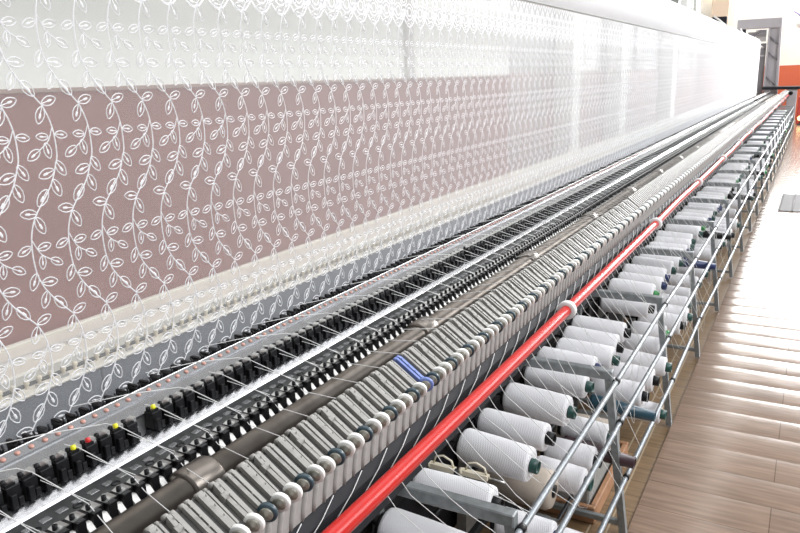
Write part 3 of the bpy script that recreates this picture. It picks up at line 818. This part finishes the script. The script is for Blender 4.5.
for i in range(170):
    y = .545 + i * 3 * P
    if y > 16: break
    j = (random.random() - .5) * .006
    pts = [(-.7465, y - min(.165, .045 + .085 * y) + j, .962), (-.953, y + .0152, .872), (-.975, y + .012, .896), (-1.088, y - .004 + j, .932), (-1.12, y - .010 + j, .934)]
    if i % 2: pts += [(-1.165, y - .10 + j * 4, .947), (-1.24, y - .18 + j * 4, .938)]
    o = MB().tube(pts, .0010, 4, False).build('needle_thread', M_thread)
    tag(o, 'taut white thread crossing from lever bar through comb rail to the needle holders', 'thread', 'threads feeding the needles')
    if i < 60:
        o = MB().tube([(-.975, y + .018, .896), (-1.082, y + .004, .914)], .0008, 4, False).build('needle_thread', M_thread)
        tag(o, 'taut white thread spanning only comb rail to needle holders', 'thread', 'short threads over polished plate')

# ------------------------------------------------------------------ far end: machine end frame, cabinet, fittings
YE = 22.75
ef = thing('machine_end_frame', 'tall grey steel end frame of the embroidery machine before the far wall', 'machine frame', (0, YE, 0))
MB().box(-2.08, -.985, -.12, .12, 2.585, 2.84, .01).build('cross_beam', M_tower, ef)
b = MB(); b.prism([(-1.32, 0), (-1.30, 2.58), (-1.255, 2.58), (-1.262, 0)], -.1, .1); b.prism([(-.985, 0), (-1.04, 2.58), (-.99, 2.58), (-.915, 0)], -.1, .1); b.box(-1.29, -1.0, -.02, .0, .0, 2.58); b.build('lattice_post', M_tower, ef)
b = MB()
for z in (1.1, 1.75, 2.15): 
    b.tube([(-1.27, -.06, z + .22), (-1.03, -.06, z)], .018, 6)
b.build('lattice_brace', M_towerd, ef)
MB().box(-1.62, -1.35, .10, .14, 2.25, 2.56, .005).build('white_plate', mat('pale_plate', (.62, .6, .6), .6), ef)
MB().box(-1.75, -1.33, .02, .10, .4, 2.2, .01).build('inner_panel', M_towerd, ef)
MB().box(-1.5, -1.34, -.02, .02, 1.85, 1.89, .004).build('shelf_bar', M_tower, ef)
b = MB(); b.box(-1.80, -1.35, -.05, .05, 2.40, 2.50, .01); b.tube([(-1.7, -.04, 2.35), (-1.5, -.05, 2.52), (-1.35, -.04, 2.5)], .03, 8); b.build('drive_arm', M_towerd, ef)
MB().box(-2.08, -1.95, -.1, .1, 0, 2.585, .01).build('rear_post', M_tower, ef)
cbn = thing('control_cabinet', 'grey floor cabinet with a dark top at the far end of the creel', 'cabinet', (0, 22.3, 0))
MB().box(-.69, -.46, -.2, .2, 0, .98, .01).build('cabinet_body', M_tower, cbn)
MB().box(-1.30, -.40, -.25, .25, .98, 1.055, .01).build('cabinet_top', M_char, cbn)
MB().box(-.665, -.485, -.206, -.2, .06, .92, .003).build('door', M_tower, cbn)
b = MB(); b.lathe([(-.26, .001), (-.26, .05), (-.2, .05), (-.2, .001)], 'y', 12, (-.60, 0, .88)); b.build('pulley', M_black, cbn)
MB().box(-.58, -.56, -.215, -.206, .45, .55, .003).build('handle', M_steel, cbn)
o = MB().box(-.44, -.2, -.2, .2, 0, .75, .02).build('red_bin', mat('red_plastic', (.5, .06, .05), .4), None, (0, 23.6, 0)); tag(o, 'red bin standing on the floor by the far wall', 'bin')
lmp = thing('floor_lamp', 'small glowing warm lamp low beside the far cabinet', 'lamp', (-.34, 22.9, 0))
MB().lathe([(0, .06), (.02, .06), (.022, .015), (.12, .012)], 'z', 12).build('base', M_char, lmp); MB().lathe([(.12, .02), (.14, .06), (.2, .07), (.24, .04), (.25, .001)], 'z', 12).build('bulb', M_glow, lmp)
# hatch plate on the aisle floor
hp = thing('floor_plate', 'grey two-panel plate set in the aisle floor near the far end', 'floor plate', (0, 0, 0))
b = MB(); b.box(-.235, -.125, 8.95, 10.2, .002, .008, .002); b.box(-.105, .25, 8.95, 10.2, .002, .008, .002); b.build('panel', mat('plate_grey', (.20, .195, .195), .75), hp)
b = MB(); b.box(-.255, -.235, 8.95, 10.2, .002, .010, .002); b.box(-.125, -.105, 8.95, 10.2, .002, .010, .002); b.build('dark_strip', M_char, hp)
# things above the roll at the far end
b = thing('roll_carriage', 'dark carriage box with grey plate riding on top of the white cloth roll', 'carriage', (0, 9.5, 0))
MB().box(-1.81, -1.70, -.1, .12, 2.20, 2.62, .01).build('housing', M_char, b); MB().box(-1.70, -1.53, -.02, .02, 2.238, 2.60, .004).build('plate', M_conc, b)
MB().box(-1.50, -1.42, -.04, .04, 2.232, 2.75, .006).build('upright', M_wheelw, b); MB().box(-1.72, -1.42, -.05, .05, 2.222, 2.246, .004).build('foot', M_char, b)
for (yy, x0, x1, zt, lab) in ((16.0, -1.93, -1.66, 2.54, 'dark clamp with pale cable end on the cloth roll below the tan pillar'), (18.6, -1.66, -1.52, 2.40, 'small dark clamp on the roll just before the grey end frame')):
    b = thing('cable_clamp', lab, 'clamp', (0, yy, 0))
    MB().box(x0, x1, -.06, .06, 2.22, zt, .01).build('housing', M_char, b); MB().tube([(x0 + .03, -.07, zt + .02), ((x0 + x1) / 2, -.08, zt - .06), (x1 - .02, -.08, zt - .16)], .018, 8).build('cable', M_wheelw, b)
    MB().box(x0, -1.40, -.05, .05, 2.222, 2.25, .004).build('foot', M_char, b)
b = thing('wall_lamp', 'white lamp with dangling cables on the cream far wall', 'lamp', (-.55, 24.2, 0))
MB().lathe([(2.62, .001), (2.62, .10), (2.70, .16), (2.80, .12), (2.9, .02)], 'z', 16).build('lamp_shade', M_wheelw, b)
MB().tube([(0, 0, 2.9), (-.05, .3, 3.05), (-.05, .8, 3.1)], .02, 8).build('arm', M_steel, b)
MB().tube([(-.02, 0, 2.88), (-.12, 0, 3.0), (-.22, 0, 3.06), (-.24, .3, 3.25), (-.2, .8, 3.3)], .02, 8).build('cable', mat('violet_cable', (.3, .25, .5), .5), b)
# unseen ceiling tube lamps over the aisle, assumed from the glints in the laminate
for k in range(6):
    t = thing('ceiling_tube_lamp', 'fluorescent tube lamp hanging over the aisle, %s from the camera' % ORD[k + 1], 'lamp', (-.80, 5.5 + k * 2.0, 4.5), 'tube lamps over the aisle')
    MB().box(-.07, .07, -.8, .8, .03, .07, .006).build('housing', M_collar, t)
    MB().lathe([(-.75, .001), (-.75, .03), (.75, .03), (.75, .001)], 'y', 10).build('tube', M_tube, t)
    MB().tube([(0, 0, .07), (0, 0, .7)], .006, 6).build('rod', M_steel, t)

# ------------------------------------------------------------------ light and camera
W = bpy.data.worlds.new('daylight'); S.world = W; W.use_nodes = True; nt = W.node_tree
bg = nt.nodes['Background']; bg.inputs[0].default_value = (.94, .97, 1.0, 1); bg.inputs[1].default_value = .38
def area(name, loc, target, sx, sy, e, col=(.97, .98, 1)):
    l = bpy.data.lights.new(name, 'AREA'); l.shape = 'RECTANGLE'; l.size = sx; l.size_y = sy; l.energy = e; l.color = col
    o = bpy.data.objects.new(name, l); COL.objects.link(o); o.location = loc
    o.rotation_euler = (Vector(target) - Vector(loc)).to_track_quat('-Z', 'Y').to_euler(); return o
area('window_light_right', (4.4, 13, 4.0), (-1.2, 12, 1.0), 14, 2.6, 1000)  # added side light brightens the far fabric
area('window_light_right_near', (3.2, 2.0, 4.2), (-1, 1.6, .8), 5, 2.4, 270)  # added fill from the right near the camera
area('skylight', (-.9, 3.5, 5.2), (-.9, 3.5, 0), 3.0, 9, 175)  # added overhead fill with no roof opening, brightens the machine and white surfaces
area('window_light_far', (1.5, 23.5, 5.0), (-1.2, 17, 1.0), 5, 2.4, 850)  # added area light in front of the far wall, brightens the distant cloth
AX = (0.8711949786889809, 0.09605285059239298, -0.4814490201466627); AY = (0.48989786524067924, -0.23386790947799094, 0.8398249118411645); AZ = (-0.03192789907081817, -0.9675120933660053, -0.25080063486921006)
cam = bpy.data.cameras.new('camera'); co = bpy.data.objects.new('camera', cam); COL.objects.link(co)
R = Matrix(((AX[0], -AX[1], -AX[2]), (AY[0], -AY[1], -AY[2]), (AZ[0], -AZ[1], -AZ[2])))
co.matrix_world = Matrix.Translation((0, 0, H)) @ R.to_4x4()
cam.sensor_fit = 'HORIZONTAL'; cam.sensor_width = 36; cam.lens = 36 * 720 / 800; cam.clip_start = .02; cam.clip_end = 200
S.camera = co
vs_ = S.view_settings; S.display_settings.display_device = 'sRGB'
vs_.view_transform = 'Standard'; vs_.look = 'None'; vs_.gamma = 1; vs_.use_curve_mapping = False; vs_.exposure = 0.0
S.cycles.max_bounces = 8; S.cycles.transparent_max_bounces = 16
